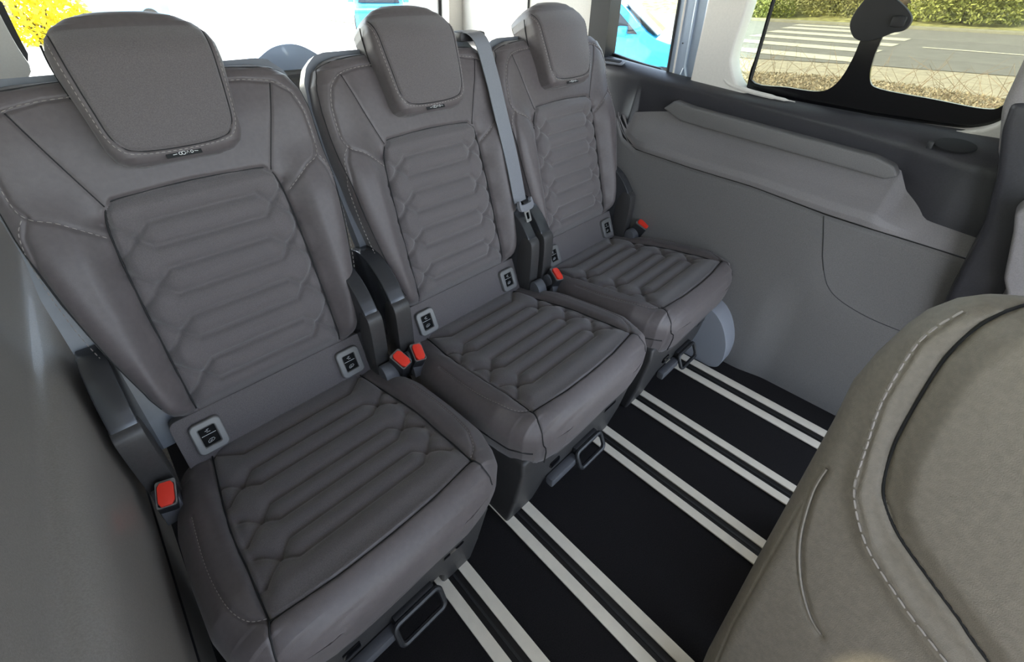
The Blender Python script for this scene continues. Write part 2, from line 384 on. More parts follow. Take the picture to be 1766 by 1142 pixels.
# painted door post
dp = plate('trim_3', [(.640, .60), (.744, .60), (.744, .775), (.755, 1.0), (.76, 1.42), (.655, 1.42), (.65, 1.0)], [], .03, YZ(1.445), M['paint'], kind='structure')
G().tube([(1.428, .742, .74), (1.428, .751, 1.0), (1.428, .757, 1.4)], .0045, 8).done('door_seal', M['rubber'], dp)
G().tube([(1.427, .722, .74), (1.427, .731, 1.0), (1.427, .737, 1.4)], .003, 8).done('door_seal', M['beige'], dp)
G().tube([(1.428, .668, .745), (1.427, .690, .80), (1.427, .697, 1.0), (1.427, .70, 1.4)], .004, 8).done('post_rib', M['paint'], dp)
G().tube([(1.426, .656, .745), (1.425, .652, .80), (1.425, .657, 1.0), (1.425, .665, 1.4)], .007, 8).done('post_rib', M['paint'], dp)
G().tube([(1.427, .705, .745), (1.427, .693, .795)], .003, 8).done('post_rib', M['paint'], dp)
G().tube([(1.4275, .712, .86), (1.4255, .712, .86)], .002, 8).done('post_plug', M['rubber'], dp)
# side window surround
hole = smoothcurve([(.545, 1.25), (.552, .97), (.558, .86), (.550, .815), (.52, .770), (.47, .745), (.32, .735), (.10, .735), (0, .745), (-.045, .80), (-.07, .95), (-.08, 1.25)], 6, True)
outer = [(.648, .60), (.648, 1.42), (-.62, 1.42), (-.62, .60)]
plate('trim_4', outer, [hole], .05, YZ(1.435), M['beige'], bev=.006, kind='structure')
# dark moulding between the pillar and the window foot
G().prism(smoothcurve([(.59, .752), (.575, .80), (.555, .822), (.545, .79), (.515, .765), (.50, .745)], 4, True), .012, .003, YZ(1.408)).done('pillar_foot', M['panel'], bpy.data.objects['trim_4'])
G().tube(smoothcurve([(1.410, .575, .80), (1.408, .54, .772), (1.406, .485, .762), (1.404, .42, .756), (1.406, .36, .752)], 6), [.004]*4+[.006]*8+[.006]*7+[.004]*3+[.001]*3, 8).done('pillar_lip', M['beige'], bpy.data.objects['trim_4'])
# black glazed frame with two openings, and the glass panes
h1 = smoothcurve([(.500, 1.25), (.500, .90), (.500, .785), (.40, .777), (.325, .778), (.295, .800), (.282, .85), (.280, .93), (.280, 1.25)], 5, True)
h2 = smoothcurve([(.236, 1.25), (.240, .93), (.240, .86), (.228, .815), (.20, .800), (.10, .793), (.01, .787), (-.015, .80), (-.03, .85), (-.04, .95), (-.05, 1.25)], 5, True)
w1 = plate('window_1', [(.503, .745), (.503, 1.35), (-.12, 1.35), (-.12, .735)], [h1, h2], .010, YZ(1.452), M['black'], kind='structure')
plate('pane', [(.500, .77), (.500, 1.33), (.26, 1.33), (.26, .77)], [], .003, YZ(1.462), M['privacy'], w1)
plate('pane', [(.26, .77), (.26, 1.33), (-.10, 1.33), (-.10, .77)], [], .003, YZ(1.462), M['privacy'], w1)
G().tube([(1.452, .5015, .76), (1.452, .5015, 1.33)], .0052, 8).done('pane_edge', M['rubber'], w1)
w5 = plate('window_2', [(.56, .74), (.56, 1.35), (.503, 1.35), (.503, .74)], [smoothcurve([(.550, 1.30), (.554, .86), (.548, .80), (.53, .775), (.506, .766), (.506, 1.30)], 4, True)], .006, YZ(1.455), M['rubber'], kind='structure')
plate('pane', [(.556, .765), (.556, 1.33), (.504, 1.33), (.504, .765)], [], .002, YZ(1.460), M['light_tint'], w5)
# sliding-window latch
lt = G(); lt.prism(smoothcurve([(.308, .955), (.309, .93), (.292, .905), (.268, .898), (.245, .905), (.222, .918), (.203, .925), (.198, .945), (.215, .965), (.245, .985), (.27, 1.0), (.295, .985)], 4, True), .022, .006, YZ(1.425), 3)
lt.done('window_latch', M['rubber'], w1)
G().box((1.412, .205, .930), (1.428, .232, .952), .006).done('latch_button', M['rubber'], w1)
G().box((1.432, .243, .99), (1.445, .277, 1.25), .004).done('latch_guide', M['rubber'], w1)
# quarter window
w2 = plate('window_3', [(.742, .74), (.742, 1.35), (1.04, 1.35), (1.04, .74)], [smoothcurve([(.757, 1.25), (.753, .80), (.78, .783), (.955, .808), (.972, .83), (.99, 1.0), (.995, 1.25)], 3, True)], .012, YZ(1.452), M['rubber'], kind='structure')
plate('pane', [(.75, .77), (.75, 1.33), (1.0, 1.33), (1.0, .77)], [], .003, YZ(1.460), M['glass'], w2)

# ---- rear end: tailgate with its window, sill, left pillar
tg = plate('wall_back', [(-.30, -.05), (1.46, -.05), (1.46, 1.42), (-.30, 1.42)],
      [smoothcurve([(.02, .770), (.5, .760), (1.29, .760), (1.325, .79), (1.34, .95), (1.345, 1.30), (.0, 1.30), (-.012, .95), (-.006, .82)], 5, True)], .05, XZ(1.745), M['beige'], kind='structure')
G().box((-.2, 1.60, .70), (1.41, 1.722, .735), .015).done('tailgate_sill', M['panel'], tg)
w3 = plate('window_4', [(-.03, .74), (1.36, .74), (1.36, 1.33), (-.03, 1.33)], [smoothcurve([(.01, .776), (.5, .768), (1.28, .768), (1.312, .80), (1.325, .95), (1.33, 1.28), (.015, 1.28), (.003, .95), (.002, .84)], 5, True)], .008, XZ(1.775), M['rubber'], kind='structure')
plate('pane', [(-.01, .755), (1.34, .755), (1.34, 1.3), (-.01, 1.3)], [], .003, XZ(1.785), M['glass'], w3)
# wiper motor hump on the tailgate
G().prism(smoothcurve([(.40, .76), (.49, .790), (.56, .828), (.62, .836), (.67, .822), (.74, .775), (.76, .76)], 5), .09, .012, XZ(1.72), 3).done('wiper_motor_cover', M['paint'], tg, label='pale blue-grey domed cover at the window foot')
# ---- left side
prof = [(-.155, 0), (-.150, .06), (-.140, .20), (-.134, .33), (-.133, .44), (-.136, .480), (-.143, .500), (-.155, .514), (-.168, .523), (-.176, .55), (-.186, .62), (-.20, .68), (-.245, .72)]
prof = [tuple(p) for p in smoothcurve(prof, 6)]
ys = np.linspace(-.5, 1.70, 90); V_ = []; 
for y in ys:
    for (x, z) in prof:
        V_.append((x, y, z))
n_ = len(prof); F = [(i*n_+j, i*n_+j+1, (i+1)*n_+j+1, (i+1)*n_+j) for i in range(len(ys)-1) for j in range(n_-1)]
wl = link('wall_left', mesh('wall_left', V_, F), M['leftpanel'], kind='structure')
G().tube([(-.139, y, .235-.02*y) for y in np.linspace(-.2, 1.2, 12)], .003, 6).done('panel_joint', M['rubber'], wl)
plate('window_5', [(-.5, .70), (1.72, .70), (1.72, 1.42), (-.5, 1.42)], [rrect(-.30, .80, .75, 1.30, .06)], .03, YZ(-.262), M['beige'], kind='structure')
plate('pane', rrect(-.31, .79, .76, 1.31, .03), [], .003, YZ(-.268), M['privacy'], bpy.data.objects['window_5'])  # unseen tinted pane, added to dim light from the left
# ---- roof lining
G().box((-.28, -1.0, 1.40), (1.46, 1.77, 1.43)).done('ceiling', M['head'], smooth=False, kind='structure')

# ---- front post with dark seat-belt trim at the right edge of the view
fp = G(); fp.prism([(-.155, .0), (-.098, .45), (-.085, .60), (-.06, .70), (-.03, .78), (-.02, .83), (-.10, .84), (-.30, .84), (-.30, 0)], .07, .012, YZ(1.265), 3)
fp = fp.done('trim_5', M['trim'], kind='structure')
fq = G(); fq.prism(smoothcurve([(-.175, .0), (-.172, .45), (-.150, .53), (-.122, .62), (-.110, .665), (-.16, .70), (-.30, .70), (-.30, .0)], 3), .06, .010, YZ(1.215), 3)
fq.done('post_cover', M['ledge'], fp)
G().prism([(-.012, .82), (-.045, .735), (-.08, .69), (-.30, .69), (-.30, 1.38), (-.02, 1.38), (.0, .95)], .05, .014, YZ(1.27), 3).done('post_upper_cover', M['ledge'], fp)

# ================================================================== SEATS
X0 = [.1208, .5996, 1.0684]
SLOPE = .297
def place_back(u, v, n): return (u, .745+SLOPE*(v-.34)-.9586*n, v+.2847*n)
def place_cush(u, v, n): return (u, v-.168*n*-1*-1 if False else v+.168*n*0-.0*n, .337-.17*(v-.365)+n)
def place_head(u, v, n): return (u, .825+.4*(v-.779)-.9285*n, v+.3714*n)
LB = [(.34, .150), (.37, .172), (.42, .188), (.5, .206), (.6, .222), (.70, .231), (.80, .232), (.84, .226), (.865, .212), (.88, .190), (.888, .160)]
LC = [(.308, .120), (.316, .160), (.327, .188), (.345, .208), (.37, .220), (.41, .229), (.50, .233), (.60, .233), (.70, .222), (.77, .200)]
LH = [(.773, .052), (.777, .072), (.785, .084), (.80, .091), (.85, .097), (.90, .104), (.925, .104), (.943, .098), (.957, .087), (.968, .068), (.975, .042)]
neg = lambda L: [(v, -w) for v, w in L]
ins_outline = [(-.137, .365), (-.137, .45), (-.136, .58), (-.132, .67), (-.124, .708), (-.110, .722), (0, .727), (.110, .722), (.124, .708), (.132, .67), (.136, .58), (.137, .45), (.137, .365)]
qA = [[(-.136, z+.050), (-.086, z), (.086, z), (.136, z+.050)] for z in (.643, .564, .483, .402)]
qB = [[(-.136, z-.050), (-.083, z), (.083, z), (.136, z-.050)] for z in (.683, .606, .523, .441)]
st_top = [(-.137, .674), (-.178, .708), (-.204, .722), (-.213, .745), (-.212, .80), (-.200, .834), (-.176, .853), (-.13, .862), (0, .865), (.13, .862), (.176, .853), (.200, .834), (.212, .80), (.213, .745), (.204, .722), (.178, .708), (.137, .674)]
pip = [(.205, .724), (.217, .700), (.222, .64), (.216, .55), (.202, .475), (.19, .43)]
dg = [(.172, .852), (.150, .79), (.122, .716)]
def dep_back(U, V):
    a = np.abs(U)
    bol = .030*sm(a, .128, .178)*(1-sm(V, .64, .76))*sm(V, .33, .40) + .006*sm(a, .14, .19)*sm(V, .64, .76)
    ins = .007*(1-sm(a, .118, .136))*(1-sm(V, .705, .722))*sm(V, .36, .40)
    low = -.018*(1-sm(V, .345, .385))
    return bol+ins+low-.010*sm(V, .80, .89)
gb = [(ins_outline, .0065, .0034)]+[(l, .0050, .0040) for l in qA+qB]+[(l, .0050, .012) for l in qA+qB]+[(st_top, .0030, .0028), (pip, .0040, .0030), (mir(pip), .0040, .0030), (dg, .0022, .0020), (mir(dg), .0022, .0020)]
PB = Pillow(neg(LB), LB, .34, .888, .030, .080, dep_back, place_back, gb, Rv=.024)
def mask_back(U, V): 
    hw = interp(V, [(.365, .137), (.45, .137), (.58, .136), (.67, .132), (.708, .124), (.722, .110), (.727, .0)])
    return (np.abs(U) < hw) & (V > .362) & (V < .7265)
cA = [[(-.155, y-.048), (-.107, y), (.107, y), (.155, y-.048)] for y in (.635, .539, .457)]
cB = [[(-.152, y+.045), (-.105, y), (.105, y), (.152, y+.045)] for y in (.686, .591, .499, .418)]
seamF = [(-.165, .362), (-.08, .352), (0, .350), (.08, .352), (.165, .362)]
seamC = [(.165, .362), (.1705, .345), (.175, .328), (.178, .314)]
seamS = [(.165, .362), (.165, .45), (.166, .53), (.160, .62), (.150, .715), (.146, .765)]
cst = [(.166, .366), (.184, .380), (.197, .41), (.204, .46), (.206, .52), (.203, .60)]
def dep_cush(U, V):
    a = np.abs(U)
    bol = .010*sm(a, .155, .178)*sm(V, .365, .42)*(1-sm(V, .60, .70))
    ins = .006*(1-sm(a, .14, .163))*sm(V, .36, .39)
    fall = -.012*(1-sm(V, .31, .36))
    return bol+ins+fall-.010*sm(V, .72, .77)
gc = [(seamF, .0038, .0022), (seamC, .003, .0022), (mir(seamC), .003, .0022), (seamS, .0062, .0032), (mir(seamS), .0062, .0032), (cst, .0028, .0026), (mir(cst), .0028, .0026)]+[(l, .0050, .0040) for l in cA+cB]+[(l, .0055, .013) for l in cA+cB]
PC = Pillow(neg(LC), LC, .308, .77, .045, .085, dep_cush, place_cush, gc, Rv=.045, inset=.022)
def mask_cush(U, V): return (np.abs(U) < interp(V, [(.36, .165), (.53, .166), (.62, .160), (.715, .150), (.77, .146)])) & (V > .3525+.0095*np.abs(U/.165)**2) & (V < .755)
def dep_head(U, V): return .012*(1-(U/.11)**2)*sm(V, .78, .86)-.030*sm(V, .90, .975)**1.5-.004*(1-sm(V, .775, .80))
hin = [(-.092, .945), (-.090, .90), (-.085, .85), (-.080, .815), (-.068, .797), (-.045, .791), (0, .789), (.045, .791), (.068, .797), (.080, .815), (.085, .85), (.090, .90), (.092, .945)]
PH = Pillow(neg(LH), LH, .773, .975, .018, .075, dep_head, place_head, [(hin, .0030, .0024)], Rv=.018, inset=.010)
def mask_head(U, V): return (np.abs(U) < interp(V, [(.789, .05), (.797, .068), (.815, .080), (.85, .085), (.90, .090), (.945, .092)])) & (V > .790) & (V < .946)

protos = {}
def make_seat(i, label):
    root = empty('passenger_seat', (X0[i], .55, 0), label=label, cat='seat', group='rear bench of three single seats')
    def add(o, parent=root, off=True):
        return o
    # every part mesh is modelled in seat coordinates, so parts hang under the root shifted back by the root's y
    def P(o):
        o.location = (0, -.55, 0); return o
    if not protos:
        L = []
        bk, ins = PB.make('backrest', M['leather'], root, 230, 260, mask_back, 'quilted_back_panel', M['fabric']); P(bk)
        PB.stitches('pale_stitching', [st_top, [(.211, .722), (.2225, .70), (.2275, .64), (.221, .55), (.207, .475)], mir([(.211, .722), (.2225, .70), (.2275, .64), (.221, .55), (.207, .475)])], M['stitch'], bk, kind='stuff')
        PB.cord('seam', [ins_outline], .0013, M['seam'], bk, off=-.0060)  # dark cord drawn as the shade inside the seam groove
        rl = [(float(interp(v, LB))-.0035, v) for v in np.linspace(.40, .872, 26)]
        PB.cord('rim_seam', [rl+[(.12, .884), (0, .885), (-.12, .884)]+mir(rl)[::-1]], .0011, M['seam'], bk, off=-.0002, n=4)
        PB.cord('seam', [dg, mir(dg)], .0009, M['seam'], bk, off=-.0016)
        # outer welt round the rim of the pad
        rim = [(w+.0, v) for v, w in LB]; rim = rim[1:]; 
        cu, un = PC.make('seat_cushion', M['leather'], root, 220, 210, mask_cush, 'quilted_cushion_panel', M['fabric']); P(cu)
        PC.stitches('pale_stitching', [cst, mir(cst)], M['stitch'], cu, L=.004, gap=.003, w=.0005, kind='stuff')
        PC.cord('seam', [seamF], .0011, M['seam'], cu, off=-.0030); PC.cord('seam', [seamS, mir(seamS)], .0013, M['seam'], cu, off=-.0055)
        # lower welt following the side of the cushion and the corner seams that run down the front
        for s in (1, -1):
            lw = []
            for v in (.62, .58, .54, .50, .46, .42, .39, .37, .352, .338, .331):
                w0, w1 = float(interp(v-.004, LC)), float(interp(v+.004, LC)); nx, ny = .008, -(w1-w0); L_ = math.hypot(nx, ny)
                q = (float(interp(v, LC))-nx/L_*.0022, v-ny/L_*.0022*1.0); h = float(PC.n(float(interp(v, LC))-1e-4, v, False))-.028
                p = place_cush(q[0], q[1], h); lw.append(Vector((s*(p[0]+.0006), p[1]-.0004, p[2])))
            lw = [Vector(p) for p in smoothcurve(lw, 3)]
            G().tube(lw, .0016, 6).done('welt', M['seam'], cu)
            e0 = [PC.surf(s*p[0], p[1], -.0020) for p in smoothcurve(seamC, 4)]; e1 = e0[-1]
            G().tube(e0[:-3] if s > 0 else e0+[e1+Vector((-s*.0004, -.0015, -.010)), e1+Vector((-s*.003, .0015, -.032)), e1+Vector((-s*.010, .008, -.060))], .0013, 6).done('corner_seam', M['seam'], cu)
        hd, fp_ = PH.make('headrest', M['leather'], root, 120, 130, mask_head, 'headrest_face_panel', M['fabric']); P(hd)
        hs = [(x*1.065, y-.0035 if abs(x) < .07 else y) for x, y in hin]
        PH.stitches('pale_stitching', [hs], M['stitch'], hd, L=.0045, gap=.0030, w=.0006, kind='stuff')
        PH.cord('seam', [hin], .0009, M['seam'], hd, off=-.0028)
        # emblem tab under the face panel
        tb = PH.surf(0, .7805, .001)
        Mt = frame4(tb, (1, 0, 0), Vector((0, .55, .83)), Vector((0, -.83, .55)))
        G().box((-.026, -.0045, 0), (.022, .0045, .0014), .0006, Mt).done('headrest_tab', M['seam'], hd)
        sq = G()
        circ = lambda cx, r: [(cx+r*math.cos(t), r*math.sin(t)) for t in np.linspace(0, 2*math.pi, 9)]
        for pl in (circ(-.007, .0022), circ(-.0028, .0026), [(.001, -.0015), (.003, .0022), (.0045, -.0012)], circ(.0085, .0019), [(-.017, -.0006), (-.0115, -.0002)], [(.012, .0002), (.017, -.0006)]):
            sq.tube([Mt @ Vector((p[0], p[1], .002)) for p in pl], .00045, 4)
        sq.done('tab_emblem', M['white'], hd)
        # rear wings of the headrest
        for s in (1, -1):
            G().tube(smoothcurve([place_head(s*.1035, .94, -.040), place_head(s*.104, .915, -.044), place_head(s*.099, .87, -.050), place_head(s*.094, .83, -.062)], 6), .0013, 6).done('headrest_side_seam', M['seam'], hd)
            G().tube([(s*.045, .945, .83), (s*.045, .955, .93)], .006, 8).done('headrest_post', M['black'], hd)
        # back shell
        LS = [(.30, .205), (.36, .212), (.45, .217), (.55, .224), (.65, .232), (.80, .234), (.84, .229), (.865, .216), (.882, .195), (.888, .165)]
        LSl = [(.30, -.225), (.36, -.243), (.60, -.243), (.66, -.235), (.80, -.234), (.84, -.229), (.865, -.216), (.882, -.195), (.888, -.165)]
        PSh = Pillow(LSl, LS, .30, .886, .024, .030, lambda U, V: 0*U-.0, lambda u, v, n: (u, .745+SLOPE*(v-.34)+.9586*(.105+n), v-.2847*(.105+n)+.012), (), Rv=.028, inset=-.001)
        sh, _ = PSh.make('back_shell', M['shell'], root, 60, 70); P(sh)
        PSh.lt = neg(LS); v_, f_, _n = PSh.build(60, 70); me2 = mesh('back_shell', v_, f_)
        b2 = bmesh.new(); b2.from_mesh(me2); bmesh.ops.recalc_face_normals(b2, faces=b2.faces[:]); b2.to_mesh(me2); b2.free()
        me2.materials.append(M['shell']); me2.shade_smooth(); me2.set_sharp_from_angle(angle=math.radians(60)); protos['shell'] = me2
        # strip with the two anchor frames
        yv = Vector((0, .40, .9165)).normalized(); zv = Vector((0, -.9165, .40)).normalized()
        Ms = frame4((0, .741, .313), (1, 0, 0), yv, zv)
        stp = G().prism(rrect(-.185, -.068, .185, .048, .012), .03, .009, Ms @ Matrix.Translation((0, 0, -.032)), 3).done('lower_back_pad', M['fabric'], root); P(stp)
        for s in (1, -1):
            fo = [(s*.138+p[0], p[1]) for p in rrect(-.023, -.029, .023, .027, .008)]; fi = [(s*.138+p[0], p[1]) for p in rrect(-.0155, -.021, .0155, .019, .0045)]
            fr = plate('anchor_frame', fo, [fi], .010, Ms @ Matrix.Translation((0, 0, .001)), M['frame'], root, bev=.0025, label='satin grey frame of the child seat anchor'); P(fr)
            G().prism([(s*.138+p[0], p[1]) for p in rrect(-.017, -.023, .017, .021, .004)], .006, .001, Ms @ Matrix.Translation((0, 0, -.002))).done('anchor_door', M['door'], fr)
            G().box((s*.138-.0115, .0014, .0042), (s*.138+.0115, .0020, .0046), 0, Ms).done('door_line', M['white'], fr)
            ic = G(); cx = s*.138
            ic.tube([Ms @ Vector((cx+x, y, .0046)) for x, y in ((-.0055, -.0135), (-.0035, -.0135), (.0025, -.0125), (.0055, -.010), (.004, -.0075), (-.002, -.0075), (-.0055, -.0105))], .00035, 4, closed=True)
            ic.tube([Ms @ Vector((cx+x, y, .0046)) for x, y in ((-.003, -.0118), (.0015, -.0098))], .0004, 4)
            ic.done('anchor_symbol', M['white'], fr)
            ic = G(); 
            ic.box((cx-.004, .0090, .0043), (cx+.001, .0097, .0047), 0, Ms); ic.box((cx-.002, .0062, .0043), (cx+.004, .0068, .0047), 0, Ms); ic.box((cx-.001, .0112, .0043), (cx+.003, .0118, .0047), 0, Ms)
            ic.done('anchor_lettering', M['white'], fr)
        # base: side walls, front skirt with two feet, step bar
        fy = lambda z: float(interp(z, [(0, .372), (.09, .352), (.2, .338), (.31, .352)]))
        bs = G()
        # front skirt cut out between the feet
        ol = [(-.205, .232), (.190, .232), (.180, .20), (.166, .10), (.160, .0), (.088, .0), (.082, .06), (.070, .092), (-.095, .092), (-.118, .075), (-.132, .0), (-.216, .0), (-.216, .10), (-.210, .2)]
        t = bmesh.new(); vs = [t.verts.new((p[0], 0, p[1])) for p in ol]; f = t.faces.new(vs)
        r = bmesh.ops.extrude_face_region(t, geom=[f]); bmesh.ops.translate(t, vec=(0, .34, 0), verts=[e for e in r['geom'] if isinstance(e, bmesh.types.BMVert)])
        bmesh.ops.recalc_face_normals(t, faces=t.faces[:])
        bmesh.ops.bevel(t, geom=t.edges[:], offset=.008, segments=3, profile=.6, affect='EDGES', clamp_overlap=True)
        for v in t.verts:
            if v.co.y < .1: v.co.y += fy(v.co.z)
            else: v.co.y += .38
        bs.add(t); bo = bs.done('seat_base', M['base'], root, angle=50); P(bo)
        # fabric front valance below the cushion
        va = G(); va.prism(smoothcurve([(-.178, .275), (-.10, .272), (0, .270), (.10, .272), (.178, .275), (.176, .225), (.150, .200), (.05, .178), (-.06, .168), (-.14, .170), (-.178, .190)], 3, True), -.012, .005, XZ(.3225), 3)
        vo = va.done('front_valance', M['leather'], root); P(vo)
        for vtx in vo.data.vertices: vtx.co.y += (.27-vtx.co.z)*.16+.02*(abs(vtx.co.x)/.178)**4
        # seam of the skirt and dark slots
        G().box((.075, .343, .150), (.125, .350, .170), .004).done('skirt_slot', M['black'], bo)
        G().box((-.115, .341, .128), (-.085, .350, .146), .004).done('skirt_slot', M['black'], bo)
        sb = G().box((-.120, .330, .075), (-.030, .350, .100), .006).done('step_bar', M['cap'], root); P(sb)
        # release handle: bent loop
        hl = G(); lp = [(x, .338-(.12-z)*.45, z) for x, z in rrect(-.034, .072, .056, .112, .010)]
        hl.tube(lp, .0052, 8, closed=True); ho = hl.done('release_handle', M['plastic'], root); P(ho)
        G().box((-.030, .338, .094), (.050, .350, .118), .004).done('handle_bracket', M['plastic'], ho)
        # hinge covers with arched tops on both sides
        for s, x0, wc in ((1, .191, .030), (-1, -.224, .036)):
            hp = smoothcurve([(.705, .262), (.700, .34), (.698, .42), (.712, .452), (.742, .485), (.785, .508), (.830, .512), (.885, .490), (.93, .44)], 5)
            hp = [tuple(p) for p in hp]+[(.93, .26)]
            hc = G().prism(hp, wc, .005, frame4((x0-wc/2, 0, 0), (0, 1, 0), (0, 0, 1), (1, 0, 0)), 3).done('hinge_cover', M['cover'], root); P(hc)
            lp2 = smoothcurve([(.692, .268), (.689, .34), (.688, .40), (.694, .432), (.722, .436), (.74, .38), (.74, .275)], 4)
            G().prism([tuple(p) for p in lp2], wc+.002, .003, frame4((x0-wc/2-.001, 0, 0), (0, 1, 0), (0, 0, 1), (1, 0, 0)), 2).done('hinge_cap', M['base'], hc)
            G().prism([tuple(p) for p in smoothcurve([(.645, .262), (.655, .300), (.672, .316), (.688, .306), (.690, .262)], 4)], .030, .004, frame4((x0-.015, 0, 0), (0, 1, 0), (0, 0, 1), (1, 0, 0)), 2).done('pivot_cap', M['cap'], hc)
            # belt buckle
            bz = Vector((0, -.45, .9)).normalized(); by = Vector((0, .9, .45)).normalized()
            Mb = frame4((.213 if s > 0 else -.220, .650 if s > 0 else .655, .334 if s > 0 else .322), (1, 0, 0), by, bz) @ Matrix.Rotation(math.radians(-s*5), 4, 'Y') @ Matrix.Rotation(math.radians(s*14), 4, 'Z')
            bb = G().box((-.0135, -.021, -.075), (.0135, .021, -.002), .004, Mb).done('belt_buckle', M['plastic'], root); P(bb)
            plate('buckle_rim', rrect(-.0135, -.021, .0135, .021, .004), [rrect(-.0115, -.019, .0115, .015, .003)], .004, Mb @ Matrix.Translation((0, 0, -.001)), M['frame'], bb)
            G().prism([(-.007, -.020), (.007, -.020), (.0108, -.013), (.0108, .011), (.007, .017), (-.007, .017), (-.0108, .011), (-.0108, -.013)], .007, .0015, Mb @ Matrix.Translation((0, 0, -.001))).done('release_button', M['red'], bb, label='red push button')
        protos['root'] = root
        return root
    src = protos['root']
    def cp(o, par):
        c = o.copy()
        if c.name.startswith('back_shell'): c.data = protos['shell']
        COL.objects.link(c); c.parent = par
        for k in list(o.children): cp(k, c)
    for k in list(src.children):
        if i == 1 and k.name.startswith('belt_buckle') and sum(v.co.x for v in k.data.vertices) > 0: continue
        cp(k, root)
    return root
seats = [make_seat(0, 'charcoal quilted passenger seat nearest the left side panel, largest in view'),
         make_seat(1, 'middle charcoal quilted passenger seat with the seat belt hanging down its right shoulder'),
         make_seat(2, 'charcoal quilted passenger seat beside the right side wall and wheel house box')]

# seat belt of the middle seat
def ribbon(pts, w, th, name, m, parent, wd=(1, 0, 0), **tags):
    P = [Vector(p) for p in smoothcurve(pts, 8)]; g = G(); rings = []
    for i, p in enumerate(P):
        d = (P[min(i+1, len(P)-1)]-P[max(i-1, 0)]).normalized(); x = Vector(wd[i*len(wd)//len(P)] if isinstance(wd, list) else wd)
        x = (x-d*x.dot(d)).normalized(); y = d.cross(x)
        rings.append([g.bm.verts.new(p+x*a*w/2+y*b*th/2) for a, b in ((-1, -1), (1, -1), (1, 1), (-1, 1))])
    for A, B in zip(rings[:-1], rings[1:]):
        for k in range(4): g.bm.faces.new((A[k], A[(k+1) % 4], B[(k+1) % 4], B[k]))
    g.bm.faces.new(rings[0][::-1]); g.bm.faces.new(rings[-1])
    return g.done(name, m, parent, angle=30, **tags)
def inv(root, pts): return [tuple(Vector(p)-root.location) for p in pts]
r1 = seats[1]
bl = ribbon(inv(r1, [(.770, .99, .860), (.785, .950, .902), (.793, .905, .893), (.797, .870, .820), (.799, .838, .735), (.800, .795, .625), (.801, .762, .520)]), .048, .0022, 'seat_belt', M['belt'], r1, wd=(1, .10, 0), label='grey seat belt webbing hanging straight')
gm = G().box((.755, .93, .885), (.835, .985, .906), .008); gm.done('belt_guide', M['plastic'], r1).location = -r1.location
tgx = Matrix.Translation((.802-r1.location.x, .752-r1.location.y, .512)) @ Matrix.Rotation(math.radians(-22), 4, 'X') @ Matrix.Rotation(math.radians(8), 4, 'Z')
g = G().prism(smoothcurve([(-.027, .016), (-.029, -.004), (-.018, -.014), (.018, -.014), (.029, -.004), (.027, .016), (.021, .012), (.018, .004), (-.018, .004), (-.021, .012)], 3, True), .010, .003, tgx @ frame4((0, -.004, 0), (1, 0, 0), (0, 0, 1), (0, -1, 0)), 2)
tn = g.done('belt_tongue', M['belt'], r1)
cu = plate('tongue_blade', rrect(-.011, -.045, .011, -.010, .004), [rrect(-.006, -.038, .006, -.020, .002)], .0022, tgx @ frame4((0, -.008, 0), (1, 0, 0), (0, 0, 1), (0, -1, 0)), M['chrome'], tn)
ribbon(inv(r1, [(.798, .800, .50), (.798, .80, .40), (.798, .76, .30)]), .040, .002, 'lap_belt', M['belt'], r1, wd=(1, .3, 0))

# seat belt slack and reel beside the left seat
r0 = seats[0]
ribbon(inv(r0, [(-.118, .83, .40), (-.108, .80, .34), (-.100, .74, .27)]), .040, .002, 'lap_belt', M['plastic'], r0, wd=(.5, -1, 0))

# ================================================================== NEAR SEAT (right foreground)
nn = Vector((-1, .35, .25)).normalized(); aa = Vector((-.35, -1, 0)).normalized(); bb_ = nn.cross(aa); bb_ = bb_ if bb_.z > 0 else -bb_
ns = empty('near_seat', (.62, -.22, 0), label='warm grey stitched seat backrest close by in the right foreground', cat='seat')
o0 = Vector((.5, -.03, .6))-Vector(ns.location)
def place_near(u, v, n):
    return tuple(o0[k]+aa[k]*u+bb_[k]*v+nn[k]*n for k in range(3))
LN = [(-.62, .062), (-.449, .030), (-.242, .005), (-.017, -.020), (.037, -.028), (.079, -.026), (.120, -.020), (.142, -.014), (.162, -.002), (.175, .012), (.186, .035), (.191, .060)]
RN = [(-.62, .46), (.10, .46), (.15, .44), (.18, .40), (.191, .36)]
nseam = [(.060, .190), (.043, .186), (.030, .156), (.026, .116), (.031, .066), (.040, .012), (.058, -.038), (.086, -.064), (.124, -.080), (.154, -.091), (.183, -.103), (.30, -.14), (.44, -.17)]
nst = [(.016, .160), (.006, .118), (.013, .049), (.027, -.004), (.044, -.056), (.079, -.095), (.124, -.116), (.149, -.124), (.172, -.130), (.30, -.165), (.44, -.195)]
nfold = [(.010, -.06), (.014, -.097), (.033, -.157), (.058, -.200), (.084, -.226), (.102, -.233)]
nedge = [(.012, -.12), (.024, -.227), (.038, -.350), (.052, -.421), (.07, -.55)]
def dep_near(U, V):
    d = segdist(U, V, nseam)
    inside = np.interp(V, [p[1] for p in nseam[::-1]], [p[0] for p in nseam[::-1]]) < U
    return np.where(inside, .012*sm(d, 0, .03), 0)+.006*np.exp(-(segdist(U, V, nst)/.012)**2)
PN = Pillow(LN, RN, -.62, .191, .035, .10, dep_near, place_near, [(nseam, .005, .0028), (nst, .0022, .0020), (nfold, .003, .004), (nedge, .0015, .0018)], Rv=.03, inset=.01)
nb, _ = PN.make('backrest', M['near'], ns, 240, 300)
PN.stitches('pale_stitching', [[(p[0]-.001, p[1]) for p in nst]], M['stitch'], nb, L=.009, gap=.0025, w=.0014, kind='stuff')
PN.cord('seam', [nseam], .0016, M['seam'], nb, off=-.0035)
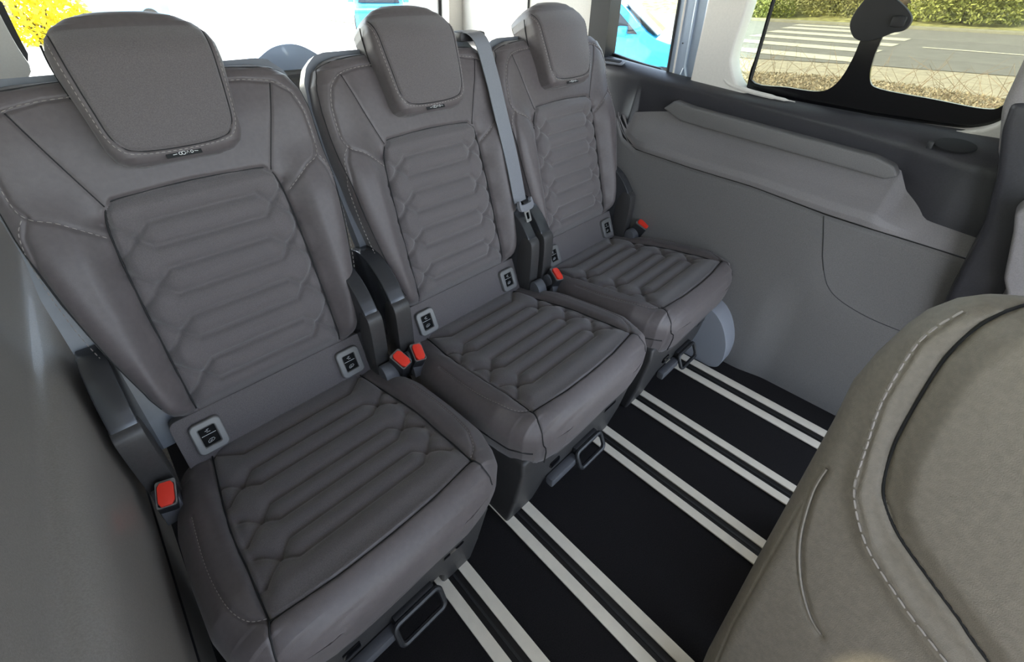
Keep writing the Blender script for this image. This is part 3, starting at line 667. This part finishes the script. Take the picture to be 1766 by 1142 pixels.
PN.cord('fold_piping', [nfold], .0016, M['near'], nb, off=-.0002)
G().box((-.10, -.25, 0), (.25, .10, .12), .02).done('seat_base', M['base'], ns)

# ================================================================== OUTSIDE
def gplane(name, pts, z, m, parent=None, **tags):
    return link(name, mesh(name, [(p[0], p[1], z) for p in pts], [tuple(range(len(pts)))]), m, parent, smooth=False, **tags)
GZ0 = -.55
gr = gplane('ground', [(-60, -60), (60, -60), (60, 90), (-60, 90)], GZ0-.03, M['snow'], kind='structure')
verge = gplane('verge', [(2.2, -40), (12.4, -40), (13.6, .0), (13.6, 6.5), (13.6, 14), (2.2, 9)], GZ0-.01, M['dry'], kind='structure')
gplane('gravel_path', [(12.0, -40), (16, -40), (16, 50), (12.6, 50), (10.8, 5), (11.8, 2), (11.9, 0)], GZ0, M['gravel'], kind='structure')
road = gplane('road', [(15.0, -40), (15.3, -.2), (14.6, 2.8), (13.6, 5.0), (13, 50), (31, 50), (31, -40)], GZ0+.01, M['asphalt'], kind='structure')
for k, (x0, w, ya, yb) in enumerate([(14.9, 1.1, 2.9, 6.0), (17.6, 1.1, 2.95, 6.6), (20.2, 1.2, 3.0, 7.0), (22.8, 1.3, 3.1, 7.3), (25.6, 1.4, 3.9, 7.7), (28.0, 1.2, 4.6, 8.0)]):
    gplane('crossing_stripe', [(x0, ya), (x0+w, ya), (x0+w, yb+.5), (x0, yb+.5)], GZ0+.02, M['lane'], road)
gplane('lane_line', [(20.4, -1.0), (20.7, -1.0), (20.9, 2.3), (20.6, 2.3)], GZ0+.02, M['lane'], road)
kb = G().box((30.2, -40, GZ0), (31.0, 50, GZ0+.12), .02).done('kerb', M['kerb'], smooth=False, kind='structure')
# grass bank rising beyond the road
ys = np.linspace(-30, 60, 60); xs = np.linspace(30.9, 70, 30); V_ = []; 
for x in xs:
    for y in ys: V_.append((x, y, GZ0+.1+max(0, x-33)*.14+.15*math.sin(y*.7)*math.cos(x*.5)*(x > 33)))
F = [(i*60+j, (i+1)*60+j, (i+1)*60+j+1, i*60+j+1) for i in range(29) for j in range(59)]
link('grass_bank', mesh('grass_bank', V_, F), M['grass'], kind='structure')
def clump(name, c, r, h, n, m, size=.3, **tags):
    V_ = []; F = []
    for k in range(n):
        a = rng.uniform(0, 2*math.pi); q = rng.uniform(0, 1)**.5; zz = rng.uniform(0, 1)
        p = Vector((c[0]+r[0]*q*math.cos(a)*math.sqrt(1-.6*zz*zz), c[1]+r[1]*q*math.sin(a)*math.sqrt(1-.6*zz*zz), c[2]+h*zz))
        d1 = Vector(rng.normal(size=3)).normalized()*size*rng.uniform(.5, 1); d2 = Vector(rng.normal(size=3)).normalized()*size*rng.uniform(.3, .7)
        b = len(V_); V_ += [p-d1, p-d2, p+d1, p+d2]; F.append((b, b+1, b+2, b+3))
    return link(name, mesh(name, V_, F), m, None, smooth=False, **tags)
def bush(label, c, r, h, n, m, size, cat='bush', group=None):
    e = empty('bush', c, label=label, cat=cat)
    if group: e['group'] = group
    f = clump('foliage', (0, 0, 0), r, h, n, m, size); f.parent = e
    g = G()
    for k in range(5): g.tube([(rng.uniform(-.1, .1), rng.uniform(-.1, .1), -.05), (rng.uniform(-.5, .5)*r[0], rng.uniform(-.5, .5)*r[1], h*.7)], [.05, .02], 5)
    g.done('stem', M['bark'], e)
bush('low yellow-green bush across the road beside the crossing, left end', (33, 12.6, -.4), (1.6, 2.6), 1.6, 6000, M['leaf'], .11)
bush('low olive bush across the road, left of the window latch', (35, 8.4, -.3), (2.0, 2.6), 1.6, 6000, M['grass'], .11)
bush('bright green bush across the road at the top right of the side window', (34, 2.8, -.3), (1.4, 2.4), 2.0, 7000, M['leaf'], .12)
# shade tree on the bank
te = empty('tree', (36, 5.6, -.2), label='bare-trunked tree on the bank behind the window latch', cat='tree')
g = G(); g.tube([(0, 0, -.3), (.1, .1, 1.2), (.0, .3, 3.2)], [.35, .28, .2], 10)
for k in range(8):
    a = k*.8; g.tube([(0, .2, 2+k*.15), (math.cos(a)*1.6, math.sin(a)*1.6, 3.6+k*.15)], [.09, .03], 6)
g.done('trunk', M['bark'], te)
f = clump('crown', (0, 0, 3.0), (3, 3), 2.6, 1500, M['leaf'], .3); f.parent = te
# dry twigs on the verge and matted grass (nobody could count it)
g = G()
for k in range(170):
    y = rng.uniform(-1.5, 5.6); x = 8.6+rng.uniform(0, 3.2)
    p = Vector((x, y, GZ0)); d = Vector((rng.normal()*.35, rng.normal()*.35, rng.uniform(.2, .7)))
    g.tube([p, p+d*.6, p+d+Vector((rng.normal()*.1, rng.normal()*.1, .02))], [.005, .003, .0015], 4)
    if k % 2: g.tube([p+d*.5, p+d*.5+Vector((rng.normal()*.2, rng.normal()*.2, .2))], [.004, .002], 4)
tw = g.done('twigs', M['twig'], kind='stuff')
dg_ = clump('dry_grass', (9.6, 1.6, GZ0), (2.4, 3.2), .14, 16000, M['dry'], .032, kind='stuff', label='matted dry grass and bare twigs on the verge below the side window', cat='grass')
tw.parent = dg_

# parked cars
def car(loc, rz, paint, label, sc=1.0):
    e = empty('car', loc, label=label, cat='car', group=None) if False else empty('car', loc, label=label, cat='car')
    e.rotation_euler = (0, 0, rz); e.scale = (sc, sc, sc)
    body = smoothcurve([(-2.0, .25), (-2.05, .55), (-1.95, .80), (-1.1, .95), (-.45, 1.42), (.3, 1.50), (1.3, 1.45), (1.85, 1.05), (2.0, .9), (2.02, .5), (1.95, .25)], 5)
    g = G().prism([tuple(p) for p in body], 1.70, .09, frame4((0, .85, 0), (1, 0, 0), (0, 0, 1), (0, -1, 0)), 3); g.done('body', paint, e)
    for s in (-1, 1):
        wd = smoothcurve([(-.85, 1.0), (-.38, 1.36), (.3, 1.42), (1.2, 1.37), (1.55, 1.05)], 3)
        G().prism([tuple(p) for p in wd], .02, .004, frame4((0, s*.845+.01, 0), (1, 0, 0), (0, 0, 1), (0, -1, 0))).done('side_glass', M['carglass'], e)
        for x in (-1.25, 1.25):
            G().tube([(x, s*.72, .31), (x, s*.90, .31)], .31, 24).done('wheel', M['rubber'], e)
            G().tube([(x, s*.89, .31), (x, s*.912, .31)], .19, 20).done('wheel_rim', M['frame'], e)
        G().box((-.72, s*.98-.1, .98), (-.58, s*.98+.1, 1.10), .03).done('wing_mirror', paint, e)
    G().prism([(-.72, .02), (-.62, .62), (.62, .62), (.72, .02)], .012, .003, frame4((-1.12, 0, .965), (0, 1, 0), Vector((.66, 0, .49)).normalized(), Vector((-.49, 0, .66)).normalized())).done('windscreen', M['carglass'], e)
    return e
car((6.6, 4.9, -.55), math.radians(115), M['carblue'], 'bright blue car parked just outside the rear quarter window')
car((2.9, 26.0, -.55), math.radians(10), M['carpale'], 'pale blue car far behind, above the left headrest')
car((10.3, 17.5, -.55), math.radians(60), M['carblue'], 'blue car standing in for a glass reflection behind the middle headrest')  # added car stands in for a blue reflection streak in the glass
bush('bright yellow flowering bush seen through the rear window, far left', (.55, 20, -.55), (1.4, 1.2), 1.9, 2600, M['yleaf'], .13)
